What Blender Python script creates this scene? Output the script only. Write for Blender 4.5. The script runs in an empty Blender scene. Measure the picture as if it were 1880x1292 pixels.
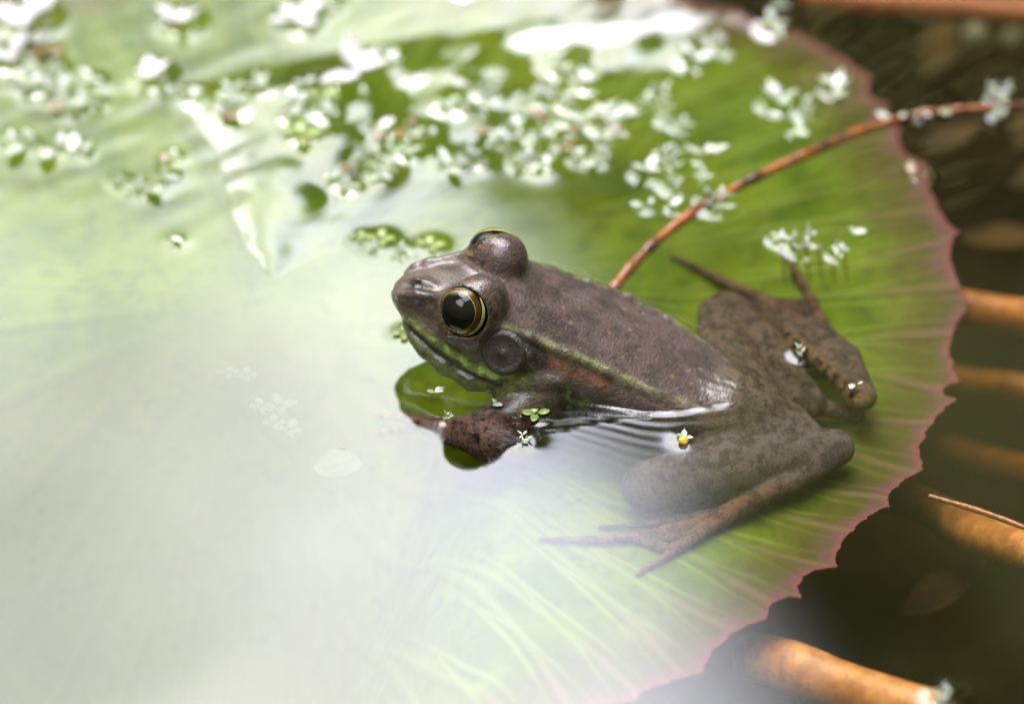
import bpy, math, random
import numpy as np
from mathutils import Vector

# ---------------------------------------------------------------- camera, sky, sun, exposure
U = 0.01                                   # everything below is written in centimetres
SC = bpy.context.scene
COL = SC.collection
RX, RY = 1880, 1292
DIST, ELEV, LENS = 70.0, math.radians(40), 127.0
FPX = LENS / 36.0 * RX
CAM = np.array([0.0, -DIST * math.cos(ELEV), DIST * math.sin(ELEV)])
FW = np.array([0.0, math.cos(ELEV), -math.sin(ELEV)])
RT = np.array([1.0, 0.0, 0.0])
UP = np.cross(RT, FW)

def at(px, py, z=0.0):
    """the real point at height z (cm) seen at this place of the photograph"""
    d = FW + RT * (px - RX / 2) / FPX + UP * (RY / 2 - py) / FPX
    t = (z - CAM[2]) / d[2]
    return CAM + d * t

cam_d = bpy.data.cameras.new("camera")
cam = bpy.data.objects.new("camera", cam_d)
COL.objects.link(cam)
cam.location = CAM * U
cam.rotation_euler = (math.radians(90) - ELEV, 0, 0)
cam_d.lens = LENS
cam_d.sensor_width = 36
cam_d.clip_start, cam_d.clip_end = 0.01, 200
cam_d.dof.use_dof = True
FOCUS = np.array([-0.75, -1.1, 1.6])
cam_d.dof.focus_distance = float((FOCUS - CAM) @ FW) * U
cam_d.dof.aperture_fstop = 6.4
SC.camera = cam

SC.view_settings.view_transform = 'Standard'
SC.view_settings.look = 'None'
SC.view_settings.gamma = 1
SC.view_settings.exposure = 2.9
try:
    SC.cycles.use_denoising = True
    SC.cycles.denoiser = 'OPENIMAGEDENOISE'
    SC.cycles.denoising_prefilter = 'ACCURATE'
    SC.cycles.denoising_input_passes = 'RGB_ALBEDO_NORMAL'
    SC.cycles.caustics_reflective = False
    SC.cycles.caustics_refractive = False
    SC.cycles.max_bounces = 8
    SC.cycles.transparent_max_bounces = 16
    SC.cycles.sample_clamp_indirect = 6
except Exception:
    pass

class NT:
    """small helper for building node trees"""
    def __init__(s, tree):
        s.t = tree; s.n = tree.nodes; s.l = tree.links
    def node(s, typ, **kw):
        n = s.n.new(typ)
        for k, v in kw.items():
            setattr(n, k, v)
        return n
    def put(s, sock, v):
        if hasattr(v, 'is_linked') or isinstance(v, bpy.types.NodeSocket):
            s.l.new(v, sock)
        else:
            if sock.type == 'RGBA' and len(v) == 3:
                v = (*v, 1)
            sock.default_value = v
    def m(s, op, a, b=0.0, c=None, clamp=False):
        n = s.node('ShaderNodeMath', operation=op, use_clamp=clamp)
        s.put(n.inputs[0], a); s.put(n.inputs[1], b)
        if c is not None:
            s.put(n.inputs[2], c)
        return n.outputs[0]
    def step(s, x, lo, hi):
        n = s.node('ShaderNodeMapRange', interpolation_type='SMOOTHSTEP')
        s.put(n.inputs[0], x); s.put(n.inputs[1], lo); s.put(n.inputs[2], hi)
        n.inputs[3].default_value = 0; n.inputs[4].default_value = 1
        return n.outputs[0]
    def mix(s, f, a, b, blend='MIX'):
        n = s.node('ShaderNodeMix', data_type='RGBA', blend_type=blend)
        s.put(n.inputs[0], f); s.put(n.inputs[6], a); s.put(n.inputs[7], b)
        return n.outputs[2]
    def noise(s, vec, scale, detail=3, rough=0.55, dist=0.0, out=0):
        n = s.node('ShaderNodeTexNoise')
        s.put(n.inputs['Vector'], vec)
        n.inputs['Scale'].default_value = scale
        n.inputs['Detail'].default_value = detail
        n.inputs['Roughness'].default_value = rough
        n.inputs['Distortion'].default_value = dist
        return n.outputs[out]
    def cm(s):
        tc = s.node('ShaderNodeTexCoord')
        v = s.node('ShaderNodeVectorMath', operation='SCALE')
        s.l.new(tc.outputs['Object'], v.inputs[0]); v.inputs['Scale'].default_value = 1 / U
        return v.outputs[0]
    def attr(s, name, out='Color'):
        n = s.node('ShaderNodeAttribute', attribute_name=name)
        return n.outputs[out]
    def bump(s, h, strength, dist):
        n = s.node('ShaderNodeBump')
        s.put(n.inputs['Height'], h)
        n.inputs['Strength'].default_value = strength
        n.inputs['Distance'].default_value = dist * U
        return n.outputs[0]

def world():
    w = bpy.data.worlds.new("World")
    SC.world = w
    w.use_nodes = True
    N = NT(w.node_tree)
    N.n.clear()
    out = N.node('ShaderNodeOutputWorld')
    bg = N.node('ShaderNodeBackground')
    sky = N.node('ShaderNodeTexSky', sky_type='NISHITA', sun_disc=False)
    sky.sun_elevation = SUN_EL
    sky.sun_rotation = SUN_ROT
    sky.air_density = 1.5; sky.dust_density = 3
    tc = N.node('ShaderNodeTexCoord')
    sp = N.node('ShaderNodeSeparateXYZ')
    N.l.new(tc.outputs['Generated'], sp.inputs[0])
    x, y, z = sp.outputs
    az = N.m('MULTIPLY', N.m('ARCTAN2', x, y), 57.2958)
    el = N.m('MULTIPLY', N.m('ARCSINE', z), 57.2958)
    n1 = N.noise(tc.outputs['Generated'], 9, 4, 0.6)
    n2 = N.noise(tc.outputs['Generated'], 26, 3, 0.6)
    n3 = N.noise(tc.outputs['Generated'], 14, 2, 0.5, out=1)
    wob = N.m('MULTIPLY', N.m('SUBTRACT', n1, 0.5), 5.0)
    # gap in the canopy low on the left of the view, and the sky above the trees
    edge = N.m('SUBTRACT', N.m('ADD', az, wob), N.m('MULTIPLY', N.m('SUBTRACT', el, 40.0), 0.76))
    left = N.m('SUBTRACT', 1.0, N.step(edge, EDGE0, EDGE1))
    left = N.m('MULTIPLY', left, N.step(az, -62, -38))
    left = N.m('MULTIPLY', left, N.m('MULTIPLY', N.step(el, 12, 30), N.m('ADD', 0.42, N.m('MULTIPLY', 0.58, N.step(N.m('ADD', el, N.m('MULTIPLY', wob, 0.35)), 34.8, 39)))))
    left = N.m('MULTIPLY', left, N.m('SUBTRACT', 1.0, N.m('MULTIPLY', N.m('MULTIPLY', N.m('MULTIPLY', N.step(az, -11, -18), N.m('SUBTRACT', 1.0, N.step(az, -21, -27))), N.step(n1, 0.46, 0.58)), 0.6)))
    topm = N.step(N.m('ADD', el, N.m('MULTIPLY', wob, 1.5)), 50, 56)
    topm = N.m('MULTIPLY', topm, N.m('SUBTRACT', 1.0, N.step(N.m('ABSOLUTE', N.m('ADD', az, 6.0)), 32, 54)))
    gap = N.m('MAXIMUM', left, topm)
    gap = N.m('MAXIMUM', gap, N.step(N.m('ADD', el, wob), N.m('ADD', 73.0, N.m('MULTIPLY', N.step(az, 5, -40), -6.0)), 80))
    back = N.m('MULTIPLY', N.m('MULTIPLY', N.step(N.m('ADD', az, wob), -158, -146), N.m('SUBTRACT', 1.0, N.step(N.m('ADD', az, wob), -102, -90))),
               N.m('MULTIPLY', N.step(N.m('ADD', el, wob), 44, 50), N.m('SUBTRACT', 1.0, N.step(el, 66, 74))))      # sky opening added behind left for the eye highlight
    gap = N.m('MAXIMUM', gap, back)
    # overcast brightness with soft drifting patches
    cl = N.mix(N.step(n1, 0.35, 0.65), (0.93, 0.94, 1.0), (0.88, 0.90, 1.06))
    cl = N.mix(N.step(az, .5, -3.5), cl, (0.965, 0.97, 0.93))
    cl = N.mix(N.m('MULTIPLY', N.m('MULTIPLY', N.step(az, -3, -8), N.m('SUBTRACT', 1.0, N.step(az, -14, -22))), 0.9), cl, (0.74, 0.78, 0.66))
    cl = N.mix(N.m('MULTIPLY', N.step(el, 44.5, 47), 0.5), cl, (1.0, 0.97, 0.86))
    cl = N.mix(N.step(el, 49, 54), cl, (0.95, 0.95, 1.06))
    core = N.m('MAXIMUM', N.m('MAXIMUM', N.m('MULTIPLY', N.step(az, -10, -20), 0.55), N.step(az, -23, -31)), N.step(el, 50, 58))      # the open sky is whitest high up and far left
    lum = N.m('MULTIPLY', N.m('ADD', N.m('ADD', 0.80, N.m('MULTIPLY', core, SKYC)), N.m('ADD', N.m('MULTIPLY', n2, 0.42), N.m('MULTIPLY', N.m('SUBTRACT', N.noise(tc.outputs['Generated'], 12.5, 2, 0.5), 0.5), 1.1))), SKYL)
    v = N.node('ShaderNodeVectorMath', operation='SCALE')
    N.l.new(cl, v.inputs[0]); N.l.new(lum, v.inputs['Scale'])
    bright = N.mix(0.08, v.outputs[0], sky.outputs[0])
    # shaded greenery all round
    dk = N.mix(N.step(n2, 0.4, 0.65), (0.17, 0.16, 0.07), (0.7, 0.72, 0.28))
    behind = N.m('MULTIPLY', N.step(N.m('ABSOLUTE', az), 65, 115), N.step(el, 8, 35))    # fill brightness added behind the camera for the frog's near side
    dv = N.node('ShaderNodeVectorMath', operation='SCALE')
    N.l.new(dk, dv.inputs[0]); N.l.new(N.m('ADD', 1.0, N.m('MULTIPLY', behind, 1.2)), dv.inputs['Scale'])
    c = N.mix(gap, dv.outputs[0], bright)
    N.l.new(c, bg.inputs[0])
    bg.inputs[1].default_value = 0.1
    N.l.new(bg.outputs[0], out.inputs[0])
    w.cycles.sampling_method = 'MANUAL'
    w.cycles.sample_map_resolution = 1024

SUN_EL, SUN_AZ = math.radians(66), math.radians(-25)      # azimuth from +Y (away from camera), towards +X
SUN_ROT = SUN_AZ
EDGE0, EDGE1 = -1.5, 3.0
SKYL = 9.7
SKYC = 0.65
world()
sun_d = bpy.data.lights.new("sun", 'SUN')
sun = bpy.data.objects.new("sun", sun_d)
COL.objects.link(sun)
sun_d.energy = 0.5
sun_d.angle = math.radians(34)
sun_d.color = (1.0, 0.96, 0.9)
sdir = Vector((math.sin(SUN_AZ) * math.cos(SUN_EL), math.cos(SUN_AZ) * math.cos(SUN_EL), math.sin(SUN_EL)))
sun.rotation_euler = sdir.to_track_quat('Z', 'Y').to_euler()
sun.location = sdir * 3

# ---------------------------------------------------------------- helpers
def mesh_from(name, v, f, smooth=True):
    me = bpy.data.meshes.new(name)
    v = np.asarray(v, dtype=np.float64) * U
    if isinstance(f, np.ndarray):
        nf, k = f.shape
        me.vertices.add(len(v)); me.vertices.foreach_set('co', v.astype(np.float32).ravel())
        me.loops.add(nf * k); me.loops.foreach_set('vertex_index', f.astype(np.int32).ravel())
        me.polygons.add(nf); me.polygons.foreach_set('loop_start', (np.arange(nf) * k).astype(np.int32))
        me.update(calc_edges=True)
    else:
        me.from_pydata(v.tolist(), [], f)
    me.polygons.foreach_set('use_smooth', np.full(len(me.polygons), smooth))
    me.update()
    return me

def obj(name, me, mat=None, parent=None, loc=(0, 0, 0)):
    o = bpy.data.objects.new(name, me)
    COL.objects.link(o)
    o.location = np.asarray(loc, float) * U
    if parent is not None:
        o.parent = parent
    if mat is not None and me is not None:
        for mm in (mat if isinstance(mat, (list, tuple)) else [mat]):
            me.materials.append(mm)
    return o

def tag(o, label=None, cat=None, group=None, kind=None):
    for k, v in (('label', label), ('category', cat), ('group', group), ('kind', kind)):
        if v:
            o[k] = v
    return o

def colattr(me, name, rgb):
    a = me.attributes.new(name, 'FLOAT_COLOR', 'POINT')
    c = np.ones((len(me.vertices), 4), np.float32)
    c[:, :rgb.shape[1]] = rgb
    a.data.foreach_set('color', c.ravel())

def sm(x, a, b):
    t = np.clip((x - a) / (b - a), 0, 1)
    return t * t * (3 - 2 * t)

def hermite(xs, ys, x):
    """smooth curve through points (monotone-limited cubic)"""
    xs = np.asarray(xs, float); ys = np.asarray(ys, float)
    d = np.diff(ys) / np.diff(xs)
    mm = np.zeros_like(ys)
    mm[1:-1] = np.where(d[:-1] * d[1:] > 0, 2 * d[:-1] * d[1:] / (d[:-1] + d[1:] + 1e-12), 0)
    mm[0], mm[-1] = d[0], d[-1]
    x = np.clip(x, xs[0], xs[-1])
    i = np.clip(np.searchsorted(xs, x) - 1, 0, len(xs) - 2)
    h = xs[i + 1] - xs[i]; t = (x - xs[i]) / h
    return ((2 * t**3 - 3 * t**2 + 1) * ys[i] + (t**3 - 2 * t**2 + t) * h * mm[i]
            + (-2 * t**3 + 3 * t**2) * ys[i + 1] + (t**3 - t**2) * h * mm[i + 1])

def vnoise(p, seed=0):
    """cheap smooth value noise on (n,2|3) points"""
    r = np.random.default_rng(seed)
    tot = np.zeros(len(p))
    for k in range(9):
        w = r.normal(size=p.shape[1]); w *= (1.0 + 0.35 * k) / np.linalg.norm(w)
        tot += np.sin(p @ w * 2.2 + r.uniform(0, 6.28))
    return tot / 9 * 1.6

def principled(name):
    m = bpy.data.materials.new(name)
    m.use_nodes = True
    N = NT(m.node_tree)
    b = N.n['Principled BSDF']
    return m, N, b

# ---------------------------------------------------------------- frog: frame and signed distance field
S0 = np.array([-2.31, 0.39]); AX = np.array([0.977, -0.214]); LT = np.array([0.214, 0.977])   # back, far side
def frog_bend(u):
    return hermite([0, 1.7, 3, 4.3, 5.4, 6.4, 8.3], [0, .06, .22, .34, .26, .08, -.12], u)
def FP(u, v, z):
    """frog coordinates -> world (u back along the body, v towards the far flank, z up)"""
    q = S0 + AX * u + LT * (v + float(frog_bend(np.array(u))))
    return np.array([q[0], q[1], z])
def to_frog(x, y):
    dx, dy = x - S0[0], y - S0[1]
    u = dx * AX[0] + dy * AX[1]
    return u, dx * LT[0] + dy * LT[1] - frog_bend(u)

PU  = [0, .04, .12, .3, .6, 1.0, 1.5, 2.0, 2.6, 3.2, 4.1, 5.2, 6.3, 7.2, 8.0, 8.4]
PW  = [.08, .19, .31, .49, .70, .96, 1.12, 1.24, 1.34, 1.32, 1.40, 1.38, 1.16, .92, .62, .30]     # half width
PTP = [1.20, 1.34, 1.43, 1.54, 1.64, 1.72, 1.78, 1.78, 1.62, 1.38, .98, .52, .06, -.26, -.55, -.75]   # back line
PBT = [1.16, 1.06, .97, .86, .70, .46, .28, .12, -.12, -.50, -1.0, -1.2, -1.25, -1.2, -1.15, -1.05]     # belly line

def sdf_body(X, Y, Z):
    u, v = to_frog(X, Y)
    uc = np.clip(u, 0, 8.4)
    a = hermite(PU, PW, uc); tp = hermite(PU, PTP, uc); bt = hermite(PU, PBT, uc)
    mid = bt + (tp - bt) * (0.42 + 0.1 * sm(uc, 3, 5))
    zz = Z - mid
    hh = np.where(zz > 0, tp - mid, mid - bt)
    hh = np.maximum(hh, .05)
    n = 2.5
    rho = (np.abs(v / a) ** n + np.abs(zz / hh) ** n) ** (1 / n)
    f = (rho - 1) * np.minimum(a, hh)
    out = np.maximum(np.maximum(-u, u - 8.4), 0)
    return np.where(out > 0, np.sqrt(np.maximum(f, 0) ** 2 + out ** 2) + np.minimum(f, 0) * 0, f)

class Field:
    def __init__(s, lo, hi, h):
        s.h = h; s.lo = np.array(lo, float)
        s.n = [int(round((b - a) / h)) + 1 for a, b in zip(lo, hi)]
        s.ax = [np.float32(lo[i]) + np.float32(h) * np.arange(s.n[i], dtype=np.float32) for i in range(3)]
        s.D = np.full(s.n, 9.0, np.float32)
    def box(s, pts, pad):
        pts = np.atleast_2d(pts)
        a = np.clip(np.floor((pts.min(0) - pad - s.lo) / s.h).astype(int), 0, np.array(s.n))
        b = np.clip(np.ceil((pts.max(0) + pad - s.lo) / s.h).astype(int) + 1, 0, np.array(s.n))
        sl = tuple(slice(a[i], b[i]) for i in range(3))
        g = np.meshgrid(*[s.ax[i][sl[i]] for i in range(3)], indexing='ij')
        return sl, g
    def add(s, sl, d, k):
        cur = s.D[sl]
        if k <= 0:
            s.D[sl] = np.minimum(cur, d); return
        h = np.maximum(k - np.abs(cur - d), 0) / k
        s.D[sl] = np.minimum(cur, d) - h * h * k * 0.25
    def sub(s, sl, d, k):
        cur = s.D[sl]; d = -d
        h = np.maximum(k - np.abs(cur - d), 0) / k
        s.D[sl] = np.maximum(cur, d) + h * h * k * 0.25
    def cone(s, p, q, r0, r1, k=.15, zs=1.0, cut=False):
        p = np.asarray(p, float); q = np.asarray(q, float)
        sl, (X, Y, Z) = s.box(np.array([p, q]), max(r0, r1) * max(1, zs) + k + 2 * s.h)
        if 0 in X.shape: return
        d = q - p; iz = 1.0 / zs
        dx, dy, dz = d[0], d[1], d[2] * iz
        L = dx * dx + dy * dy + dz * dz + 1e-9
        ex, ey, ez = X - p[0], Y - p[1], (Z - p[2]) * iz
        t = np.clip((ex * dx + ey * dy + ez * dz) / L, 0, 1)
        dist = np.sqrt((ex - t * dx) ** 2 + (ey - t * dy) ** 2 + (ez - t * dz) ** 2) - (r0 + (r1 - r0) * t)
        (s.sub if cut else s.add)(sl, dist * min(1.0, zs), k)
    def chain(s, pts, rs, k=.15, zs=1.0, cut=False):
        for i in range(len(pts) - 1):
            s.cone(pts[i], pts[i + 1], rs[i], rs[i + 1], k, zs, cut)
    def ball(s, c, r, k=.15, cut=False, zs=1.0):
        s.cone(c, np.asarray(c) + [1e-4, 0, 0], r, r, k, zs, cut)
    def tri(s, a, b, c, th, k=.08):
        a, b, c = (np.asarray(q, float) for q in (a, b, c))
        sl, (X, Y, Z) = s.box(np.array([a, b, c]), th + k + 2 * s.h)
        if 0 in X.shape: return
        P = np.stack([X, Y, Z], -1)
        n = np.cross(b - a, c - a); n /= np.linalg.norm(n) + 1e-9
        inside = np.ones(X.shape, bool)
        best = np.full(X.shape, 1e9, np.float32)
        for p, q in ((a, b), (b, c), (c, a)):
            e = q - p; w = P - p
            t = np.clip((w @ e) / (e @ e), 0, 1)
            dd = w - t[..., None] * e
            best = np.minimum(best, np.sqrt((dd ** 2).sum(-1)))
            inside &= (w @ np.cross(n, e)) >= 0
        pl = np.abs((P - a) @ n)
        s.add(sl, np.where(inside, pl, best) - th, k)
    def hit(s, px, py):
        """first surface point seen at this place of the photograph"""
        d = at(px, py, 0) - CAM; d /= np.linalg.norm(d)
        t = np.arange(60, 84, .01)
        P = CAM + d * t[:, None]
        g = (P - s.lo) / s.h
        ok = np.all((g >= 0) & (g < np.array(s.n) - 1.001), 1)
        P, g = P[ok], g[ok]
        i = np.round(g).astype(int)
        k = np.argmax(s.D[i[:, 0], i[:, 1], i[:, 2]] < 0)
        return P[k]
    def mesh(s):
        D = s.D; ins = D < 0
        cnt = np.zeros([n - 1 for n in s.n], np.int8)
        for i in (0, 1):
            for j in (0, 1):
                for k in (0, 1):
                    cnt += ins[i:s.n[0] - 1 + i, j:s.n[1] - 1 + j, k:s.n[2] - 1 + k]
        act = (cnt > 0) & (cnt < 8)
        idx = np.argwhere(act)
        ids = np.full(act.shape, -1, np.int64); ids[act] = np.arange(len(idx))
        acc = np.zeros((len(idx), 3)); num = np.zeros(len(idx))
        corners = [(i, j, k) for i in (0, 1) for j in (0, 1) for k in (0, 1)]
        for a in corners:
            for axs in range(3):
                if a[axs]: continue
                b = list(a); b[axs] = 1
                da = D[idx[:, 0] + a[0], idx[:, 1] + a[1], idx[:, 2] + a[2]]
                db = D[idx[:, 0] + b[0], idx[:, 1] + b[1], idx[:, 2] + b[2]]
                x = (da < 0) != (db < 0)
                t = np.where(x, da / np.where(x, da - db, 1), 0)
                p = np.array(a, float)[None] + np.zeros((len(idx), 3))
                p[:, axs] = t
                acc[x] += p[x]; num[x] += 1
        V = s.lo + (idx + acc / num[:, None]) * s.h
        F = []
        for axs in range(3):
            o1, o2 = [(1, 2), (2, 0), (0, 1)][axs]
            a = [slice(None)] * 3; b = [slice(None)] * 3
            a[axs] = slice(0, s.n[axs] - 1); b[axs] = slice(1, s.n[axs])
            A = ins[tuple(a)]; B = ins[tuple(b)]
            e = np.argwhere(A != B)
            ok = (e[:, o1] > 0) & (e[:, o2] > 0) & (e[:, o1] < s.n[o1] - 1) & (e[:, o2] < s.n[o2] - 1)
            e = e[ok]
            def cell(d1, d2):
                c = e.copy(); c[:, o1] += d1; c[:, o2] += d2
                return ids[c[:, 0], c[:, 1], c[:, 2]]
            q = np.stack([cell(-1, -1), cell(0, -1), cell(0, 0), cell(-1, 0)], 1)
            flip = ~A[e[:, 0], e[:, 1], e[:, 2]]
            q[flip] = q[flip][:, ::-1]
            F.append(q)
        return V, np.concatenate(F)

PC = at(470, 530, -.5)
def pad_z(x, y):
    d = np.hypot(x - 3.0, (y + .5) * 1.1)
    z = -.95 - .85 * np.exp(-(d / 4.6) ** 2)
    z = z + .12 * np.sin(x * .55 + .4) * np.cos(y * .45) + .05 * np.sin(x * 1.3 - y * .9)
    z = z - .10 * sm(y, 3, 9) - 7.5 * sm(-x, -.3, 6) * sm(-y, -3.0, 3.2)
    return z
def atp(px, py, off=.07):
    """point lying on the pad"""
    p = at(px, py, -1.2)
    for _ in range(6):
        p = at(px, py, float(pad_z(p[0], p[1])) + off)
    return p

# limb joints (cm), from where the photograph shows them
EYE_N = np.array([-0.86, -0.80, 1.72]); EYE_F = np.array([-0.37, 0.84, 1.74])
EYE_R = 0.50
PADZ = -1.75
hipN, kneeN, ankN = FP(6.7, -.55, -.75), at(1195, 893, -1.05), at(1532, 818, -.95)
hipF, kneeF, ankF = FP(6.6, .5, -.7), at(1330, 580, -.85), at(1478, 738, -1.0)
tarN = [at(1540, 826, -.95), at(1450, 885, -1.05), at(1325, 950, -1.2)]
toesN = [([at(1325, 950, -1.2), atp(1180, 985, .12), atp(1080, 990, .10), atp(990, 990, .06)], [.17, .11, .085, .05]),
         ([at(1325, 952, -1.2), atp(1265, 995, .12), atp(1168, 1054, .06)], [.17, .11, .055]),
         ([at(1300, 945, -1.25), atp(1200, 962, .12), atp(1100, 968, .06)], [.13, .08, .05])]
tarF = [at(1580, 728, -.72), at(1545, 660, -.78), at(1490, 605, -.95)]
toesF = [([at(1500, 612, -1.05), at(1400, 550, -1.15), atp(1320, 512, .16), atp(1232, 470, .07)], [.17, .13, .10, .06]),
         ([at(1525, 625, -1.05), at(1490, 550, -1.2), atp(1460, 500, .14), atp(1442, 462, .06)], [.14, .10, .085, .05]),
         ([at(1575, 722, -.72), at(1480, 645, -.88), at(1385, 562, -1.05)], [.20, .15, .08])]
foldN = [FP(*p) for p in [(2.35, -1.0, 1.42), (2.9, -1.03, 1.2), (3.6, -1.06, .93), (4.4, -1.1, .6), (5.2, -1.06, .28), (5.9, -.9, 0), (6.5, -.75, -.22)]]
foldF = [FP(*p) for p in [(2.35, 1.0, 1.42), (2.9, 1.03, 1.2), (3.6, 1.06, .95), (4.4, 1.12, .62), (5.2, 1.08, .3), (5.9, .95, 0), (6.5, .78, -.2)]]
lipN0 = [FP(*p) for p in [(.02, -.05, 1.0), (.25, -.5, .92), (.7, -.8, .74), (1.2, -1.03, .58), (1.7, -1.18, .44), (2.2, -1.29, .34), (2.7, -1.32, .36), (2.95, -1.28, .52)]]

EARN = FP(2.42, -1.29, .82)
NOSN = at(768, 520, 1.47)

def build_frog_field():
    f = Field((-2.7, -6.6, -2.1), (7.7, 5.2, 2.5), 0.04)
    sl, (X, Y, Z) = f.box(np.array([FP(0, -1.6, 2.4), FP(0, 1.9, -1.6), FP(8.5, -1.6, 2), FP(8.5, 1.9, 0), FP(4, 2.2, 0)]), .3)
    f.D[sl] = sdf_body(X, Y, Z)
    # hind legs
    f.chain([hipN + [.1, .1, 0], kneeN + [.2, .55, -.35]], [.66, .36], .28, .8)
    mid = (kneeN * .60 + ankN * .40) + np.array([0, -.04, .10])
    f.chain([kneeN, mid, ankN], [.56, .72, .36], .04, .80)
    f.chain(tarN, [.30, .24, .22], .08, .9)
    for p, r in toesN: f.chain(p, r, .06, .8)
    f.tri(at(1325, 950, -1.2), atp(1215, 985, .08), atp(1255, 1000, .08), .07)
    f.tri(at(1325, 950, -1.2), atp(1150, 985, .08), atp(1230, 1015, .08), .06)
    f.chain([hipF, kneeF], [.75, .55], .4, .75)
    midf = kneeF * .55 + ankF * .45
    f.chain([kneeF + [.1, 0, .05], midf, ankF], [.52, .60, .40], .05, .75)
    f.chain([ankF + [0, 0, -.1], tarF[0] + [0, .1, -.55]], [.2, .14], .1, .9)
    f.chain(tarF, [.33, .40, .34], .04, .7)
    for p, r in toesF: f.chain(p, r, .1, .8)
    f.tri(tarF[0] + [-.05, 0, .1], at(1388, 562, -1.0), at(1490, 605, -.9), .13, .10)
    f.tri(at(1515, 620, -1.15), at(1440, 575, -1.3), at(1478, 540, -1.4), .07)
    f.tri(at(1515, 620, -1.15), at(1385, 545, -1.3), at(1472, 545, -1.4), .06)
    # rump muscle between the legs
    f.chain([FP(6.6, -.1, -.65), FP(8.1, -.15, -.95)], [.75, .35], .3, .9)
    # fore limbs: upper arm, forearm, four fingers
    for s, el_, wr, tips in (
            (-1, at(902, 798, -.62), at(822, 792, -1.0), [(655, 757), (690, 795), (725, 760), (790, 765)]),
            (1, FP(2.3, 2.1, -.6), FP(1.2, 2.0, -.95), None)):
        sh = FP(3.25, s * 1.15, .05)
        f.chain([sh, el_, wr], [.46, .50, .25], .2)
        for i in range(4):
            if tips is not None:
                tp = atp(tips[i][0], tips[i][1], .06)
            else:
                an = [-.6, -.2, .25, .8][i]
                tp = wr + np.array([-math.cos(an), math.sin(an) * .9, -.42]) * (1.0 + .2 * (i in (1, 2)))
            md = wr * .5 + tp * .5 + np.array([0, 0, .1])
            f.chain([wr, md, tp], [.15, .085, .06], .06)
    # flank folds
    f.chain(foldN, [.07, .09, .09, .09, .08, .07, .05], .10)
    f.chain(foldF, [.07, .09, .09, .09, .08, .07, .05], .10)
    # fold over the ear drum, glandular ridge behind the jaw
    f.chain([FP(2.0, -1.0, 1.33), FP(2.5, -1.14, 1.24), FP(2.9, -1.26, .98), FP(3.05, -1.32, .66)], [.06, .08, .09, .07], .12)
    f.chain([FP(2.75, -1.3, .34), FP(3.15, -1.36, .42), FP(3.5, -1.36, .45)], [.12, .13, .08], .15)
    # upper lip and canthal ridge, mouth slit
    global lipN, mouthN
    f.chain([FP(.38, -.40, .74), FP(.6, -.56, .62), FP(.85, -.74, .48), FP(1.25, -.96, .32), FP(1.8, -1.12, .18), FP(2.5, -1.2, .12)], [.08, .10, .12, .13, .15, .16], .3)
    lipN = [f.hit(*q) for q in ((742, 580), (768, 605), (800, 628), (831, 648), (862, 668), (889, 684), (912, 692), (932, 684))]
    mouthN = [f.hit(*q) for q in ((752, 603), (776, 628), (802, 652), (830, 672), (862, 690), (892, 702), (918, 708))]
    def ease(q):
        return [q[0]] + [(q[i - 1] + 2 * q[i] + q[i + 1]) / 4 for i in range(1, len(q) - 1)] + [q[-1]]
    lipN, mouthN = ease(lipN), ease(ease(mouthN))
    f.chain(lipN, [.03, .04, .05, .055, .065, .075, .075, .04], .10)
    f.chain(mouthN, [.028] * 7, .05, cut=True)
    for s in (-1, 1):
        f.chain([FP(.22, s * .36, 1.44), FP(.6, s * .5, 1.60), FP(1.15, s * .66, 1.72)], [.05, .07, .08], .16)
        f.chain([FP(.42, s * .66, 1.26), FP(.9, s * .86, 1.28)], [.08, .10], .25, cut=True)
    global NOSN, EARN
    EARN = f.hit(924, 648)
    # ear drum: shallow dish with a rim (the drum itself is a part)
    f.ball(EARN + np.array([-.06, -.28, .20]), .48, .10, cut=True)
    # eye bulges and sockets
    for c, s in ((EYE_N, -1), (EYE_F, 1)):
        lat = np.array([LT[0], LT[1], 0]) * s
        f.ball(c + np.array([0.05, 0, -.06]) - lat * .05, .575, .24)
        f.ball(c + np.array([.28, 0, .12]) - lat * .26, .44, .18)
        f.ball(c + lat * .30 + np.array([-.05, 0, .10]), .515, .05, cut=True)
        f.ball(c, EYE_R - .02, .03, cut=True)
        # lower lid rim
        f.cone(c + lat * .34 + np.array([-.28, 0, -.42]), c + lat * .38 + np.array([.3, 0, -.40]), .05, .06, .08)
    # nostrils
    NOSN = f.hit(770, 521)
    f.chain([f.hit(752, 512), f.hit(772, 514), f.hit(800, 528)], [.05, .07, .05], .10)
    NOSN = f.hit(768, 520)
    f.ball(NOSN, .10, .06)
    NOSN = f.hit(767, 521)
    f.ball(NOSN + np.array([0, -.02, .02]), .105, .015, cut=True)
    q = FP(.36, .44, 1.52); f.ball(q, .10, .08); f.ball(q + np.array([0, .04, .07]), .05, .02, cut=True)
    return f

ff = build_frog_field()
FV, FF = ff.mesh()

def seg_dist(P, pts):
    best = np.full(len(P), 1e9); par = np.zeros(len(P)); n = len(pts) - 1
    for i in range(n):
        a, b = pts[i], pts[i + 1]; e = b - a
        t = np.clip(((P - a) @ e) / (e @ e), 0, 1)
        d = np.linalg.norm(P - a - t[:, None] * e, axis=1)
        c = d < best
        best[c] = d[c]; par[c] = (i + t[c]) / n
    return best, par

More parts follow.
